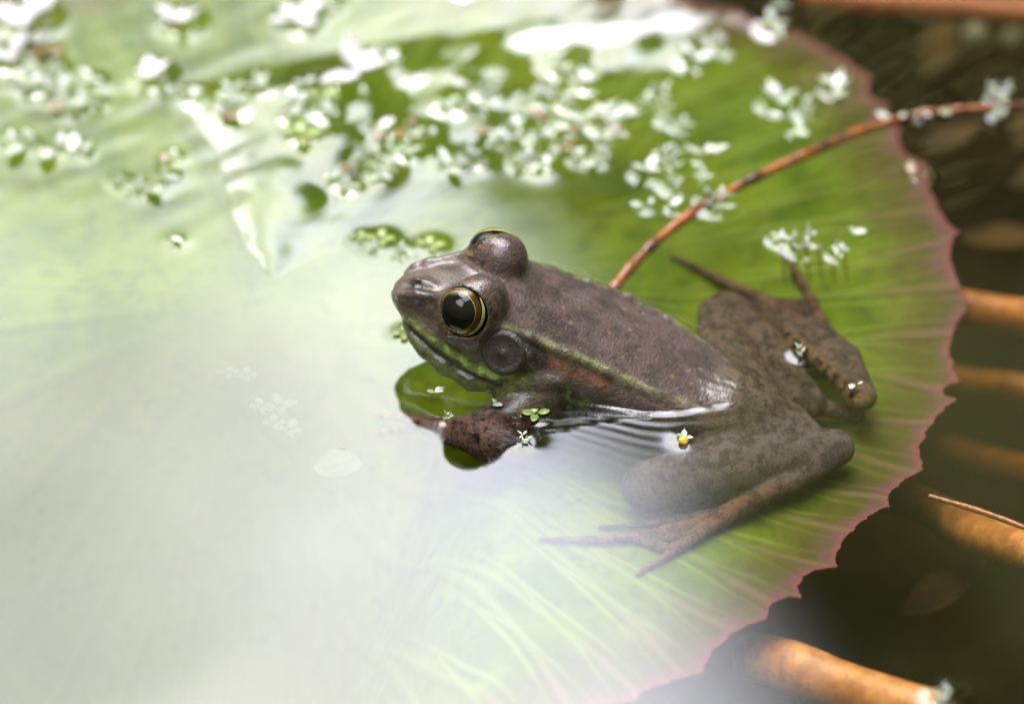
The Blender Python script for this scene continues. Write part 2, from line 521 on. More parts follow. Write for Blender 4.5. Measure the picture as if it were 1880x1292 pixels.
def paint_frog(V):
    u, v = to_frog(V[:, 0], V[:, 1]); z = V[:, 2]
    tp = hermite(PU, PTP, u); bt = hermite(PU, PBT, u); a = hermite(PU, PW, u)
    rel = (z - bt) / np.maximum(tp - bt, .1)
    nz = vnoise(V * 1.3, 3); nz2 = vnoise(V * 4.0, 5); nz3 = vnoise(V * 9.0, 8)
    def C(*c): return np.array(c)[None]
    col = np.zeros((len(V), 3)) + C(.064, .039, .038)
    def mixin(w, c):
        nonlocal col
        w = np.clip(w, 0, 1)[:, None]; col = col * (1 - w) + c * w
    nb = vnoise(np.stack([u * .9, v * 1.4], 1), 41); nb2 = vnoise(np.stack([u * 2.2, v * 3.1], 1), 42)
    mixin(sm(nb + .6 * nb2, .05, .55) * .6, C(.018, .011, .011))
    mixin(sm(-nb + .5 * nb2, .35, .8) * .5, C(.086, .064, .068))
    body = sm(a + .32 - np.abs(v), 0, .22) * sm(6.9 - u, 0, 1.0) * sm(z - bt + .3, 0, .2)
    body = np.where((u > 4.6) & (v < 0), body * sm(z, -.55, -.15), body)
    # snout: warmer brown
    mixin(sm(1.8 - u, 0, 1.0) * body * .6, C(.095, .062, .046))
    # flank below the fold: green black, backlit shade deepened into the pigment
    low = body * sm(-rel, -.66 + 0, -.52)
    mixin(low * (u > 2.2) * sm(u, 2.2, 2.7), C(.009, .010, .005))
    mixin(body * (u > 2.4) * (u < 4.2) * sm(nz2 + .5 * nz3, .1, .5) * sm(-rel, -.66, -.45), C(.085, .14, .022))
    # cheek and jaw: olive to fresh green
    jaw = body * (u < 3.1) * sm(-rel, -.62, -.30)
    mixin(jaw * .9, C(.105, .125, .028))
    mixin(jaw * sm(nz2 + nz3 * .5, -.1, .5) * .6, C(.030, .030, .012))
    mixin(body * (u < 3.1) * sm(-rel, -.12, .02) * (.4 + .5 * sm(nz3 + nz2, -.5, .6)), C(.10, .115, .030))
    # red brown band under the fold
    dN, pN = seg_dist(V, [q + np.array([-.08, -.16, -.20]) for q in foldN[:4]])
    mixin(sm(-dN, -.17, -.08) * (.5 + .5 * sm(nz2, -.3, .3)), C(.17, .058, .032))
    # pale green stripes along the folds
    for fo in (foldN, foldF):
        d, p = seg_dist(V, fo)
        w = sm(-d, -.15, -.08) * (.35 + .5 * sm(nz3 + nz2, -.5, .5))
        cc = np.array([.15, .165, .075])[None] * (1 - p[:, None] * .3) + np.array([.03, .01, .0])[None] * p[:, None]
        w = np.clip(w, 0, 1)[:, None]; col[:] = col * (1 - w) + cc * w
    # pale lip stripe
    d, p = seg_dist(V, lipN)
    mixin(sm(-d, -.19, -.06) * sm(p, .15, .42) * (.55 + .45 * sm(nz3, -.5, .3)), C(.34, .46, .10))
    mixin(sm(-d, -.08, -.03) * sm(p, .82, .92), C(.36, .30, .17))
    for q in (NOSN,):
        mixin(sm(-np.linalg.norm(V - q, axis=1), -.16, -.11), C(.006, .004, .004))
    d, p = seg_dist(V, mouthN)
    mixin(sm(-d, -.085, -.03), C(.012, .014, .007))
    # dark mask before and behind the eye
    d, _ = seg_dist(V, [ff.hit(*q) for q in ((758, 522), (772, 532), (792, 538), (812, 545))])
    mixin(sm(-d, -.19, -.10), C(.006, .004, .004))
    d, _ = seg_dist(V, [EYE_N + np.array([.2, -.45, -.40]), EARN + np.array([.05, 0, .35]), EARN + np.array([.45, .0, .25]), EARN + np.array([.7, .05, -.2])])
    mixin(sm(-d, -.27, -.12) * .95, C(.007, .005, .005))
    # lids: mottled with a golden rim
    for e in (EYE_N, EYE_F):
        r = np.linalg.norm(V - e, axis=1)
        near = sm(-r, -.74, -.62)
        mixin(near * .85, C(.092, .046, .036))
        mixin(near * sm(nz3, .12, .3), C(.010, .008, .007))
        mixin(sm(-r, -.555, -.535), C(.13, .075, .025))
        mixin(sm(-r, -.535, -.515), C(.012, .010, .008))
    # legs under water: grey brown with darker bars
    leg = 1 - body
    mixin(leg * 1.0, C(.078, .056, .040))
    mixin(leg * sm(nz, .0, .4) * .55, C(.034, .030, .020))
    mixin(leg * sm(nz2, .15, .45) * .5, C(.100, .066, .044))
    mixin(leg * sm(nz3 + nz2 * .5, .45, .6) * .8, C(.018, .015, .011))
    for pts, w0 in ((tarN + [toesN[1][0][-1]], .2), (toesF[0][0], .16), (toesF[1][0], .16), (toesN[0][0], .14)):
        d, _ = seg_dist(V, [q + np.array([0, 0, .14]) for q in pts])
        mixin(sm(-d, -w0, -w0 * .4) * .8, C(.135, .070, .045))
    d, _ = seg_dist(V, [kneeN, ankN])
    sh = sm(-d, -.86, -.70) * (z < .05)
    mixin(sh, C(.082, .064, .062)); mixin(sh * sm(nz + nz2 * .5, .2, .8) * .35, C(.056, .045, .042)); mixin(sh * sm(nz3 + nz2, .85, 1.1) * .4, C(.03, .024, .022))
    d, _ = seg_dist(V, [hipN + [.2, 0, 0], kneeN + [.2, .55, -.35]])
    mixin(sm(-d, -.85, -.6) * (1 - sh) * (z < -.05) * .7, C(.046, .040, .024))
    # fore limbs: reddish brown with dark dots
    el_, wr = at(902, 798, -.62), at(822, 792, -1.0)
    d, p = seg_dist(V, [FP(3.25, -1.15, .05), el_, wr, at(655, 757, -1.4)])
    arm = sm(-d, -.72, -.6) * sm(-z, -.02, .12) * ((v < -1.2) | (z < -.3)) * (u < 3.6)
    mixin(arm, C(.150, .085, .070))
    mixin(arm * sm(nz3, .25, .45), C(.02, .013, .010))
    # row of dark spots on an orange rim along the far foot
    rim = [ff.hit(*q) for q in ((1404, 582), (1446, 622), (1490, 660), (1535, 700), (1582, 738))]
    d, p = seg_dist(V, rim)
    mixin(sm(-d, -.26, -.1) * .7, C(.14, .075, .03))
    mixin(sm(-d, -.2, -.1) * sm(np.sin(p * 62 + nz2 * 2), .1, .5), C(.012, .010, .007))
    d, p = seg_dist(V, [at(1350, 610, -.3), at(1420, 690, -.4), at(1490, 760, -.5)])
    mixin(sm(-d, -.25, -.1) * sm(nz2, -.2, .3) * .5, C(.14, .08, .045))
    # small warts on the back
    rs = np.random.default_rng(4)
    for _ in range(26):
        c = FP(rs.uniform(3.0, 6.2), rs.uniform(-.85, .9), 0)
        rr = rs.uniform(.035, .06)
        d = np.hypot(V[:, 0] - c[0], V[:, 1] - c[1])
        mixin(sm(-d, -rr, -rr * .5) * (z > -.3) * body * .8, C(.16, .11, .06))
    return col

# gentle smoothing of the surface nets mesh
def smooth(V, F, it, lam=.5):
    n = len(V)
    for _ in range(it):
        acc = np.zeros_like(V); cnt = np.zeros(n)
        for a, b in ((0, 1), (1, 2), (2, 3), (3, 0)):
            for k in range(3):
                acc[:, k] += np.bincount(F[:, a], V[F[:, b], k], n) + np.bincount(F[:, b], V[F[:, a], k], n)
            cnt += np.bincount(F[:, a], minlength=n) + np.bincount(F[:, b], minlength=n)
        V = V * (1 - lam) + lam * acc / cnt[:, None]
    return V
FV = smooth(FV, FF, 2)
_u, _v = to_frog(FV[:, 0], FV[:, 1])
_w = sm(_u, 4.2, 5.6) * sm(-_u, -7.6, -6.9) * sm(FV[:, 2], -.5, -.1)
FV[:, 2] += _w * (.012 * vnoise(np.stack([_u * 1.1 + .4 * _v, _v * 4.5], 1), 21) + .006 * vnoise(np.stack([_u * 5, _v * 6], 1), 22))
_w2 = sm(-FV[:, 2], .1, .5) * sm(_u, 5.5, 6.5)
FV[:, 2] += _w2 * .02 * vnoise(FV * 2.6, 23)

def mat_skin():
    m, N, b = principled('frog_skin')
    cm = N.cm()
    base = N.attr('pigment')
    n1 = N.noise(cm, 3.2, 5, .7); n2 = N.noise(cm, 15, 4, .75); n3 = N.noise(cm, 2.2, 4, .6)
    c = N.mix(N.m('MULTIPLY', N.step(n1, .46, .60), .85), base, N.mix(.72, base, (.010, .007, .007)))
    c = N.mix(N.m('MULTIPLY', N.step(n2, .52, .66), .5), c, N.mix(.45, c, (.16, .13, .12)))
    c = N.mix(N.m('MULTIPLY', N.step(n3, .5, .7), .35), c, N.mix(.5, c, (.03, .022, .018)))
    N.put(b.inputs['Base Color'], c)
    vo = N.node('ShaderNodeTexVoronoi'); N.put(vo.inputs['Vector'], cm); vo.inputs['Scale'].default_value = 20
    h = N.m('ADD', N.m('MULTIPLY', n2, 1.1), N.m('ADD', N.m('MULTIPLY', vo.outputs[0], -.35), N.m('MULTIPLY', n1, .9)))
    N.put(b.inputs['Normal'], N.bump(h, .85, .06))
    N.put(b.inputs['Coat Normal'], N.bump(N.m('ADD', n2, N.m('MULTIPLY', vo.outputs[0], -.6)), .20, .035))
    N.put(b.inputs['Roughness'], N.m('ADD', .32, N.m('MULTIPLY', n1, .22)))
    dry = N.attr('above_water', 'Fac')      # skin and water have nearly the same index: no gloss below the surface
    N.put(b.inputs['Specular IOR Level'], N.m('MULTIPLY', dry, .2))
    N.put(b.inputs['Coat Weight'], N.m('MULTIPLY', dry, .7))
    b.inputs['Coat Roughness'].default_value = .09
    b.inputs['Subsurface Weight'].default_value = 0.05
    b.inputs['Subsurface Radius'].default_value = (.002, .001, .0006)
    return m
SKIN = mat_skin()
frog = tag(obj('frog', None, loc=(2, -.4, PADZ)),
           'brown and green frog half out of the water, looking left, resting on the sunken pad', 'frog')
fo = np.array([2, -.4, PADZ])
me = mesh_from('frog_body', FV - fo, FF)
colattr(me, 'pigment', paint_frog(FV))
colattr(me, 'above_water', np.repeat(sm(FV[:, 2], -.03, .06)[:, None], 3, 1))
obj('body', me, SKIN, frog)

# eyes
def cap_mesh(r, ang, stretch=1.0, nr=14, ns=40, name='cap', inner=0.0, arc=None):
    v, f = [], []
    for i in range(nr + 1):
        t = inner + (ang - inner) * i / nr
        for j in range(ns):
            p = 2 * math.pi * j / ns if arc is None else arc[0] + (arc[1] - arc[0]) * j / (ns - 1)
            if arc is not None:
                mm = ang * .5 + inner * .5; t = mm + (inner + (ang - inner) * i / nr - mm) * max(.03, abs(math.sin(math.pi * j / (ns - 1))) ** .6)
            tx, ty = t * math.cos(p) * stretch, t * math.sin(p)
            tt = math.hypot(tx, ty) + 1e-9
            v.append((r * math.sin(tt) * tx / tt, r * math.sin(tt) * ty / tt, r * math.cos(tt)))
    for i in range(nr):
        for j in range(ns if arc is None else ns - 1):
            k = (j + 1) % ns
            f.append((i * ns + j, (i + 1) * ns + j, (i + 1) * ns + k, i * ns + k))
    return mesh_from(name, v, f)

def mat_eye(kind):
    m, N, b = principled('eye_' + kind)
    cm = N.cm()
    if kind == 'iris':
        n = N.noise(cm, 22, 4, .7, .6)
        sp = N.node('ShaderNodeSeparateXYZ'); N.put(sp.inputs[0], cm)
        c = N.mix(N.step(n, .4, .62), (.05, .022, .004), (.50, .28, .05))
        low = N.step(sp.outputs[1], -.02, -.16)
        c = N.mix(N.m('MULTIPLY', N.step(sp.outputs[0], .16, .30), .92), c, (.010, .008, .006))
        c = N.mix(N.m('MULTIPLY', N.step(sp.outputs[1], -.20, .02), .82), c, (.035, .018, .006))
        N.put(b.inputs['Base Color'], c)
        b.inputs['Metallic'].default_value = .25
    elif kind == 'ring':
        b.inputs['Base Color'].default_value = (.40, .22, .06, 1)
    elif kind == 'lid':
        n = N.noise(cm, 9, 3, .6)
        N.put(b.inputs['Base Color'], N.mix(N.step(n, .4, .6), (.20, .25, .07), (.30, .30, .10)))
    else:
        b.inputs['Base Color'].default_value = (.003, .003, .003, 1)
    b.inputs['Roughness'].default_value = .4
    b.inputs['Specular IOR Level'].default_value = 0.0
    b.inputs['Coat Weight'].default_value = 1.0
    b.inputs['Coat Roughness'].default_value = .01
    b.inputs['Coat IOR'].default_value = 1.36
    return m
EM = {k: mat_eye(k) for k in ('iris', 'ring', 'pupil', 'lid')}
def make_eye(c, side):
    lat = np.array([LT[0], LT[1], 0]) * side
    fw = -np.array([AX[0], AX[1], 0])
    look = lat * .86 + fw * .30 + np.array([0, 0, .50 if side < 0 else .12])
    look /= np.linalg.norm(look)
    e = obj('eye', cap_mesh(EYE_R, math.pi, 1, 24, 40, 'eyeball'), EM['pupil'], frog, c - fo)
    e.rotation_mode = 'QUATERNION'
    z = Vector(look); hor = Vector(fw) - z * z.dot(Vector(fw)); hor.normalize()      # x axis backwards
    xax = -hor; yax = z.cross(xax)
    from mathutils import Matrix
    e.rotation_quaternion = Matrix((xax, yax, z)).transposed().to_quaternion()
    obj('iris', cap_mesh(EYE_R + .004, 1.06, 1.0, name='iris'), EM['iris'], e)
    obj('pupil_ring', cap_mesh(EYE_R + .008, .815, 1.03, name='pupil_ring'), EM['ring'], e)
    obj('pupil', cap_mesh(EYE_R + .012, .795, 1.03, name='pupil'), EM['pupil'], e)
    obj('lower_eyelid', cap_mesh(EYE_R + .018, 1.24, 1.0, 4, 48, 'lower_eyelid', 1.08, (math.radians(-115), math.radians(42))), EM['lid'], e)
make_eye(EYE_N, -1)
make_eye(EYE_F, 1)
# ear drum
def mat_drum():
    m, N, b = principled('ear_drum')
    cm = N.cm(); n = N.noise(cm, 9, 4, .7)
    N.put(b.inputs['Base Color'], N.mix(N.step(n, .35, .65), (.007, .005, .005), (.030, .019, .020)))
    N.put(b.inputs['Normal'], N.bump(N.noise(cm, 22, 3, .6), .6, .05))
    b.inputs['Roughness'].default_value = .35
    return m
v, f = [], []
NR, NS = 12, 40
for i in range(NR + 1):
    r = .45 * i / NR
    zz = .05 * math.exp(-(r / .09) ** 2) + .022 * math.exp(-((r - .37) / .05) ** 2) - .05 * sm(np.array(r), .40, .45)
    for j in range(NS):
        p = 2 * math.pi * j / NS
        v.append((r * math.cos(p), r * math.sin(p), float(zz)))
for i in range(NR):
    for j in range(NS):
        k = (j + 1) % NS
        f.append((i * NS + j, (i + 1) * NS + j, (i + 1) * NS + k, i * NS + k))
drum = obj('ear_drum', mesh_from('ear_drum', v, f), mat_drum(), frog, EARN - fo + np.array([-.01, -.035, .02]))
drum.rotation_euler = Vector((-.10 - LT[0], -LT[1], .42)).to_track_quat('Z', 'Y').to_euler()

# ---------------------------------------------------------------- lily pad
TH0, TH1 = math.radians(120), math.radians(110 - 360)       # right lobe's cut edge ... round to the left lobe's cut edge
def build_pad():
    NT_, NRR = 1400, 110
    th = np.linspace(TH0, TH1, NT_)
    R = 13.6 + .45 * np.sin(th * 2 + 1) + .35 * np.sin(th * 3 + .5)
    rs = np.random.default_rng(12)
    nte = 64
    edges = np.cumsum(rs.uniform(.35, 1.65, nte)); edges = (edges - edges[0]) / (edges[-1] - edges[0])
    ts = np.linspace(0, 1, NT_); i = np.clip(np.searchsorted(edges, ts) - 1, 0, nte - 2)
    loc = (ts - edges[i]) / (edges[i + 1] - edges[i])
    amp = rs.uniform(.14, .42, nte)[i]
    R = R + amp * (np.abs(2 * loc - 1) ** 2.2 - .45)
    R = R * (1 - .12 * sm(ts, .93, 1.0)) + 1.1 * np.exp(-((th - math.radians(37)) / math.radians(11)) ** 2)
    R = R + .05 * vnoise(np.stack([th * 40, th * 17], 1), 71) + .035 * vnoise(np.stack([th * 110, th * 60], 1), 72)
    s = np.linspace(0.0, 1, NRR)
    rr = s[None, :] * R[:, None]
    x = PC[0] + rr * np.cos(th)[:, None]; y = PC[1] + rr * np.sin(th)[:, None]
    # cut edge of the left lobe is toothed too
    lob = sm(ts, .955, 1.0)[:, None]
    z = pad_z(x, y)
    tend = sm(ts, .70, .97)[:, None] * sm(s[None, :], .0, .10)
    z = z * (1 - tend) + tend * (-.45 + .04 * np.sin(x * .9) * np.cos(y * .7))
    edge = sm(s, .9, 1.0)[None, :]
    z = z + edge * (.10 * np.sin(th * 9)[:, None] + .08 * np.sin(th * 23)[:, None])
    V = np.stack([x, y, z], -1).reshape(-1, 3)
    a = np.arange(NT_ - 1)[:, None] * NRR + np.arange(NRR - 1)[None, :]
    F = np.stack([a, a + 1, a + NRR + 1, a + NRR], -1).reshape(-1, 4)[:, ::-1]
    return V, F, np.repeat(s, 1)[None, :].repeat(NT_, 0).ravel(), np.repeat(th, NRR), rr.ravel()
V, F, ps, pth, pr = build_pad()
# jagged cut edge of the left lobe
cut = np.abs(pth - TH1) < math.radians(9)
w = 1 - np.abs(pth[cut] - TH1) / math.radians(9)
V[cut, 0] += w * (.16 * (np.abs(((pr[cut] / .85) % 1) - .5) * 2) ** 1.5)
bot = V - np.array([0, 0, .05])
n0 = len(V)
allV = np.concatenate([V, bot]); allF = np.concatenate([F, (F + n0)[:, ::-1]])
me = mesh_from('lily_pad', allV - PC, allF)
at1 = np.stack([np.tile(ps, 2), np.tile(pth / (2 * math.pi), 2), np.tile(pr, 2)], 1)
colattr(me, 'leaf', at1)
def mat_pad():
    m, N, b = principled('pad_leaf')
    cm = N.cm()
    sp = N.node('ShaderNodeSeparateColor'); N.put(sp.inputs[0], N.attr('leaf'))
    s, th, r = sp.outputs
    wob = N.m('MULTIPLY', N.m('SUBTRACT', N.noise(cm, .3, 2, .5), .5), .004)
    th = N.m('ADD', th, wob)
    def veins(count, fork, width, spread):
        fr = N.m('FRACT', N.m('MULTIPLY', N.m('ADD', th, 4.0), count))
        t = N.m('MULTIPLY', N.m('ABSOLUTE', N.m('SUBTRACT', fr, .5)), 2.0)       # 0 at the rib
        g = N.m('MULTIPLY', N.m('MAXIMUM', N.m('SUBTRACT', s, fork), 0.0), spread)
        d = N.m('ABSOLUTE', N.m('SUBTRACT', t, g))
        d = N.m('MULTIPLY', N.m('MULTIPLY', d, r), 3.1416 / count)               # to cm
        return N.m('SUBTRACT', 1.0, N.step(d, 0.0, width))
    v1 = N.m('MULTIPLY', veins(34, .50, .17, 1.15), N.step(s, .03, .4))
    v2 = N.m('MULTIPLY', veins(68, .70, .10, 2.2), N.step(s, .55, .8))
    n1 = N.noise(cm, .55, 4, .6); n2 = N.noise(cm, 2.4, 4, .6); n3 = N.noise(cm, 9, 3, .6)
    g = N.mix(N.step(n1, .35, .65), (.040, .080, .0015), (.084, .122, .003))
    g = N.mix(N.m('MULTIPLY', N.step(n2, .5, .7), .5), g, (.024, .046, .006))
    g = N.mix(N.m('MULTIPLY', v2, .8), g, (.115, .160, .022))
    g = N.mix(N.m('MULTIPLY', v1, N.m('ADD', .12, N.m('MULTIPLY', N.step(s, .45, .75), .55))), g, (.110, .150, .022))
    rimn = N.m('ADD', s, N.m('MULTIPLY', N.m('SUBTRACT', n2, .5), .10))
    g = N.mix(N.m('MULTIPLY', N.step(rimn, .84, .96), .75), g, (.052, .036, .014))
    g = N.mix(N.m('MULTIPLY', N.step(rimn, .96, .995), .85), g, (.095, .045, .050))
    g = N.mix(N.m('MULTIPLY', N.m('MULTIPLY', v1, N.step(s, .85, .95)), .6), g, (.12, .08, .05))
    g = N.mix(N.m('MULTIPLY', N.step(s, .985, 1.0), .7), g, (.15, .045, .05))
    g = N.mix(N.m('MULTIPLY', N.step(n3, .68, .76), .5), g, (.035, .022, .010))
    N.put(b.inputs['Base Color'], g)
    h = N.m('ADD', N.m('MULTIPLY', v1, .8), N.m('ADD', N.m('MULTIPLY', v2, .4), N.m('MULTIPLY', n2, .5)))
    N.put(b.inputs['Normal'], N.bump(h, .5, .12))
    b.inputs['Roughness'].default_value = .5
    b.inputs['Specular IOR Level'].default_value = .03
    return m
tag(obj('lily_pad', me, mat_pad(), None, PC),
    'large green lily pad with red toothed rim lying just under the water below the frog', 'lily pad')

# ---------------------------------------------------------------- floating plants: places
# (px, py, size px, variant, name)
SPRIGS = []
def S(px, py, size, var, label=None, name='duckweed_sprig', amp=1.0):
    SPRIGS.append((px, py, size, var, label, name, amp))
BACK = 'small blurred white green weed sprig floating above the pad behind the frog'
GL = 'faint pale weed sprig floating in the bright reflection at lower left'
S(1480, 452, 88, 0, 'leafy white weed cluster with dark hanging roots, above the far hind foot')
S(1545, 462, 70, 1, 'leafy green weed cluster touching the rooted cluster on its right')
S(1430, 440, 45, 2, 'narrow white weed sprig at the left end of the rooted cluster')
S(1572, 430, 34, 3, 'tiny cream weed sprig just above the right end of the rooted cluster')
S(1318, 374, 86, 0, 'star shaped white weed sprig lying across the thin brown twig')
S(1472, 650, 44, 1, 'small green weed sprig floating over the far hind foot')
S(1574, 708, 24, 3, 'tiny white weed fleck floating at the far heel')
S(1256, 806, 40, 2, 'little weed sprig with a yellow bead floating over the near thigh')
S(798, 722, 42, 2, 'small white weed sprig lying on the green leaf under the chin')
S(826, 768, 34, 1, 'small white weed sprig at the lower edge of the green leaf under the chin')
S(912, 746, 22, 3, 'single pale green frond touching the throat at the water line')
S(985, 762, 52, 4, 'round green duckweed fronds against the belly at the water line')
S(968, 810, 46, 1, 'star shaped green weed sprig below the belly, in open water')
S(1150, 728, 18, 3, 'tiny white weed fleck beside the near flank stripe')
S(325, 443, 30, 5, 'single white petal lying on the left lobe of the pad')
for q in ((1190, 318, 60, 2), (1232, 296, 66, 0), (1300, 286, 74, 6), (1243, 345, 58, 1), (1292, 330, 40, 2)):
    S(*q, 'blurred white weed sprig in the clump left of the star shaped sprig')
for q in ((1193, 381, 30, 3), (1240, 382, 32, 3)):
    S(*q, 'tiny white weed fleck under the clump near the twig')
S(1430, 190, 86, 6, 'wide white frond standing for the meniscus glint at the left of the clump above the twig')  # white frond put in place of the bright crescent on the meniscus
S(1485, 205, 62, 1, 'pale green weed sprig in the middle of the clump above the twig')
S(1540, 165, 80, 6, 'broad lilac white frond at the right of the clump above the twig')
S(1466, 245, 34, 3, 'small pinkish frond at the bottom of the clump above the twig')
S(1838, 180, 66, 0, 'white green weed sprig resting on the end of the brown twig')
S(1838, 215, 46, 1, 'small weed sprig just below the end of the brown twig')
S(1730, 1278, 56, 0, 'blurred white weed sprig at the end of the thick orange stem')
S(1270, 112, 74, 6, 'broad white frond below the bright patch at the top')
S(1325, 92, 56, 1, 'yellowish weed sprig right of the broad white frond at the top')
S(1420, 60, 66, 2, 'lilac white frond at the right end of the bright patch')
S(1440, 28, 54, 1, 'pale green weed sprig at the corner of the pad top')
for q in ((1210, 188, 72, 0), (1258, 232, 46, 1), (1030, 138, 54, 2), (1078, 158, 66, 6), (1000, 186, 60, 0),
          (1052, 202, 52, 1), (1108, 214, 62, 6), (1152, 220, 58, 2), (948, 236, 54, 2), (1000, 256, 58, 6),
          (1060, 250, 52, 1), (898, 182, 58, 0), (820, 206, 54, 2), (918, 256, 54, 6), (962, 298, 52, 0),
          (1004, 306, 62, 2), (1064, 292, 48, 1), (1112, 290, 46, 0), (868, 296, 66, 1), (748, 288, 48, 2),
          (815, 298, 46, 6), (682, 288, 60, 0), (652, 330, 62, 1), (700, 330, 50, 2), (762, 256, 50, 2),
          (708, 252, 34, 3), (1128, 250, 50, 2), (890, 225, 44, 1), (640, 350, 44, 2)):
    S(*q, BACK)
    _r = random.Random(q[0] * 7 + q[1])
    S(q[0] + _r.uniform(-34, 34), q[1] + _r.uniform(-16, 16), _r.uniform(24, 40), _r.choice((1, 2, 3, 1)), BACK)
S(648, 152, 120, 7, 'big blurred white lily of the valley like frond at upper middle'.replace('lily of the valley like ', 'curled '))
S(716, 126, 62, 2, 'blurred white sprig beside the big curled frond')
for q in ((560, 180, 46, 2), (538, 232, 54, 6), (604, 228, 50, 6), (556, 262, 60, 4), (598, 196, 48, 4)):
    S(*q, 'blurred frond right of the left lobe notch')
S(430, 205, 96, 1, 'blurred white and green weed clump at the tip of the left lobe')
S(476, 178, 62, 6, 'blurred white frond right of the clump on the left lobe')
S(352, 180, 64, 2, 'blurred white frond left of the clump on the left lobe')
S(278, 146, 92, 7, 'single large blurred white petal left of the notch')
S(330, 44, 96, 7, 'blurred white flower like frond at the top edge'.replace('flower like ', 'forked '))
S(545, 44, 100, 7, 'wide blurred white frond at the top middle')
S(600, 20, 60, 6, 'blurred pale frond on the top edge right of the wide frond')
S(48, 40, 150, 7, 'very large blurred white frond in the top left corner')
S(20, 110, 110, 7, 'large blurred white frond on the left edge')
for q in ((60, 160, 70, 2), (110, 172, 70, 6), (165, 150, 60, 2), (100, 130, 60, 1)):
    S(*q, 'blurred pale frond in the row at far upper left')
S(182, 192, 30, 3, 'small pink white bud at far upper left')
S(132, 212, 32, 8, 'small brown bud at far upper left')
for q in ((222, 332, 40, 1), (252, 345, 44, 0), (305, 328, 46, 2), (286, 346, 36, 3), (318, 290, 34, 2)):
    S(*q, 'small white green sprig in the row lying on the left lobe')
for q in ((20, 262, 50, 2), (60, 268, 44, 3), (110, 276, 44, 3), (150, 284, 40, 3)):
    S(*q, 'pale fleck in the row along the edge of the left lobe')
S(662, 438, 40, 4, 'bright green frond left in the row behind the snout')
S(700, 440, 52, 4, 'olive green frond in the row behind the snout')
S(690, 458, 44, 1, 'white green sprig in the row behind the snout')
S(742, 466, 54, 1, 'pink white sprig in the row behind the snout')
S(790, 452, 52, 4, 'pale green frond nearest the head in the row behind the snout')
S(744, 612, 44, 4, 'green frond half hidden behind the chin')
for q in ((418, 678, 42, 4), (452, 682, 44, 4), (480, 740, 46, 4), (512, 738, 60, 4), (530, 782, 54, 4), (502, 770, 44, 4)):
    S(*q, GL)
S(622, 850, 96, 9, 'large faint round leaf with curled rim in the bright reflection')
for q in ((1012, 228, 34), (905, 244, 30), (1088, 236, 34), (745, 250, 38), (700, 268, 30), (1040, 272, 30), (660, 310, 34), (1150, 250, 28), (420, 232, 36), (84, 100, 60), (300, 305, 26)):
    S(*q, 8, 'brown dead frond among the white weeds behind the frog', 'dead_frond')
S(1692, 214, 34, 2, 'lilac weed fleck stuck on the twig near its upper end')
S(1648, 222, 26, 3, 'tiny pale fleck stuck on the middle of the upper twig')
S(1736, 205, 26, 3, 'small pale fleck on the twig between the lilac fleck and the end sprig')
S(1690, 326, 30, 8, 'blurred olive bud beside the pad rim')

# ---------------------------------------------------------------- water
padlobe = None
def lobe_line():
    i = np.abs(pth - TH1) < 1e-6
    return V[i][::8]
LOBE = lobe_line()
def frog_section(h=.04):
    k = int(round((0 - ff.lo[2]) / h))
    return ff.D[:, :, k]
def water_height(x, y):
    h = .004 * np.sin(x * .5 + y * .3) + .003 * np.sin(x * .9 - y * .7 + 1)
    P = np.stack([x, y], 1)
    # meniscus and slow ripples round the body
    sec = frog_section()
    gx = np.clip((x - ff.lo[0]) / ff.h, 0, ff.n[0] - 1.001); gy = np.clip((y - ff.lo[1]) / ff.h, 0, ff.n[1] - 1.001)
    i, j = gx.astype(int), gy.astype(int); fx, fy = gx - i, gy - j
    d = (sec[i, j] * (1 - fx) + sec[i + 1, j] * fx) * (1 - fy) + (sec[i, j + 1] * (1 - fx) + sec[i + 1, j + 1] * fx) * fy
    d = np.maximum(d, 0)
    wn = vnoise(P * 1.6, 31); wn2 = vnoise(P * 4.0, 32)
    u, v = to_frog(x, y)
    inb = (u > -.5) & (u < 7.2) & (np.abs(v) < 3.2)
    h += np.where(inb,   .011 * (1 + .5 * wn) * np.exp(-d / .045) + .0032 * (.75 + .4 * wn) * np.exp(-d / .24) * np.cos(d * 40 + .4 * wn), 0)
    h += .006 * vnoise(P * 1.0, 51) * sm(y, 3, 7)
    # floating weeds pull the surface up
    for (px, py, size, var, lab, nm, amp) in SPRIGS:
        c = at(px, py, 0); r = size / 95.0 * .5
        a = np.hypot(x - c[0], y - c[1])
        dd = np.maximum(a - r * .75, 0)
        if size > 26 and lab is not GL and var != 9:
            k = min(.02 + r * .11, .10) * (.35 if py > 420 else .45 if py > 230 else .6)
            q = dd < 1.2
            h[q] += k * np.exp(-(dd[q] / (.10 + r * .14)) ** 1.3)
    # surface humped beside the left lobe's cut edge to reflect a white band
        L0, L1 = LOBE[0, :2], LOBE[-1, :2]; e = (L1 - L0) / np.linalg.norm(L1 - L0)
    q = (P - L0) @ e; sd = (P - L0) @ np.array([e[1], -e[0]])
    lam = .015 + .17 * np.clip(q + .3, 0, 6)
    sd = sd - .07 + .10 - .05 * np.abs(np.sin(q * 3.3 + .6 * np.sin(q * 2))) ** 1.5 + .16 * np.sin(q * 1.05 + .4) - .10
    lam = lam * (1.15 + .22 * vnoise(P * .8, 61))
    h += np.where((sd > 0) & (q > -.3), .36 * lam * (1 - np.exp(-sd / lam)) * np.exp(-(sd / (5.5 * lam)) ** 1.5), 0) * sm(-q, -6.6, -5.2)
    # added swell tilts the surface at the back to mirror bright sky
    c = at(1070, 40, 0)
    q = at(1120, 95, 0)
    tt = (y - q[1])
    band = np.exp(-((x - c[0]) / 5.0) ** 4)
    h += .44 * band * sm(tt - .055 * np.abs(x - c[0] - .3) ** 1.4, -1.3, 3.0)
    return h
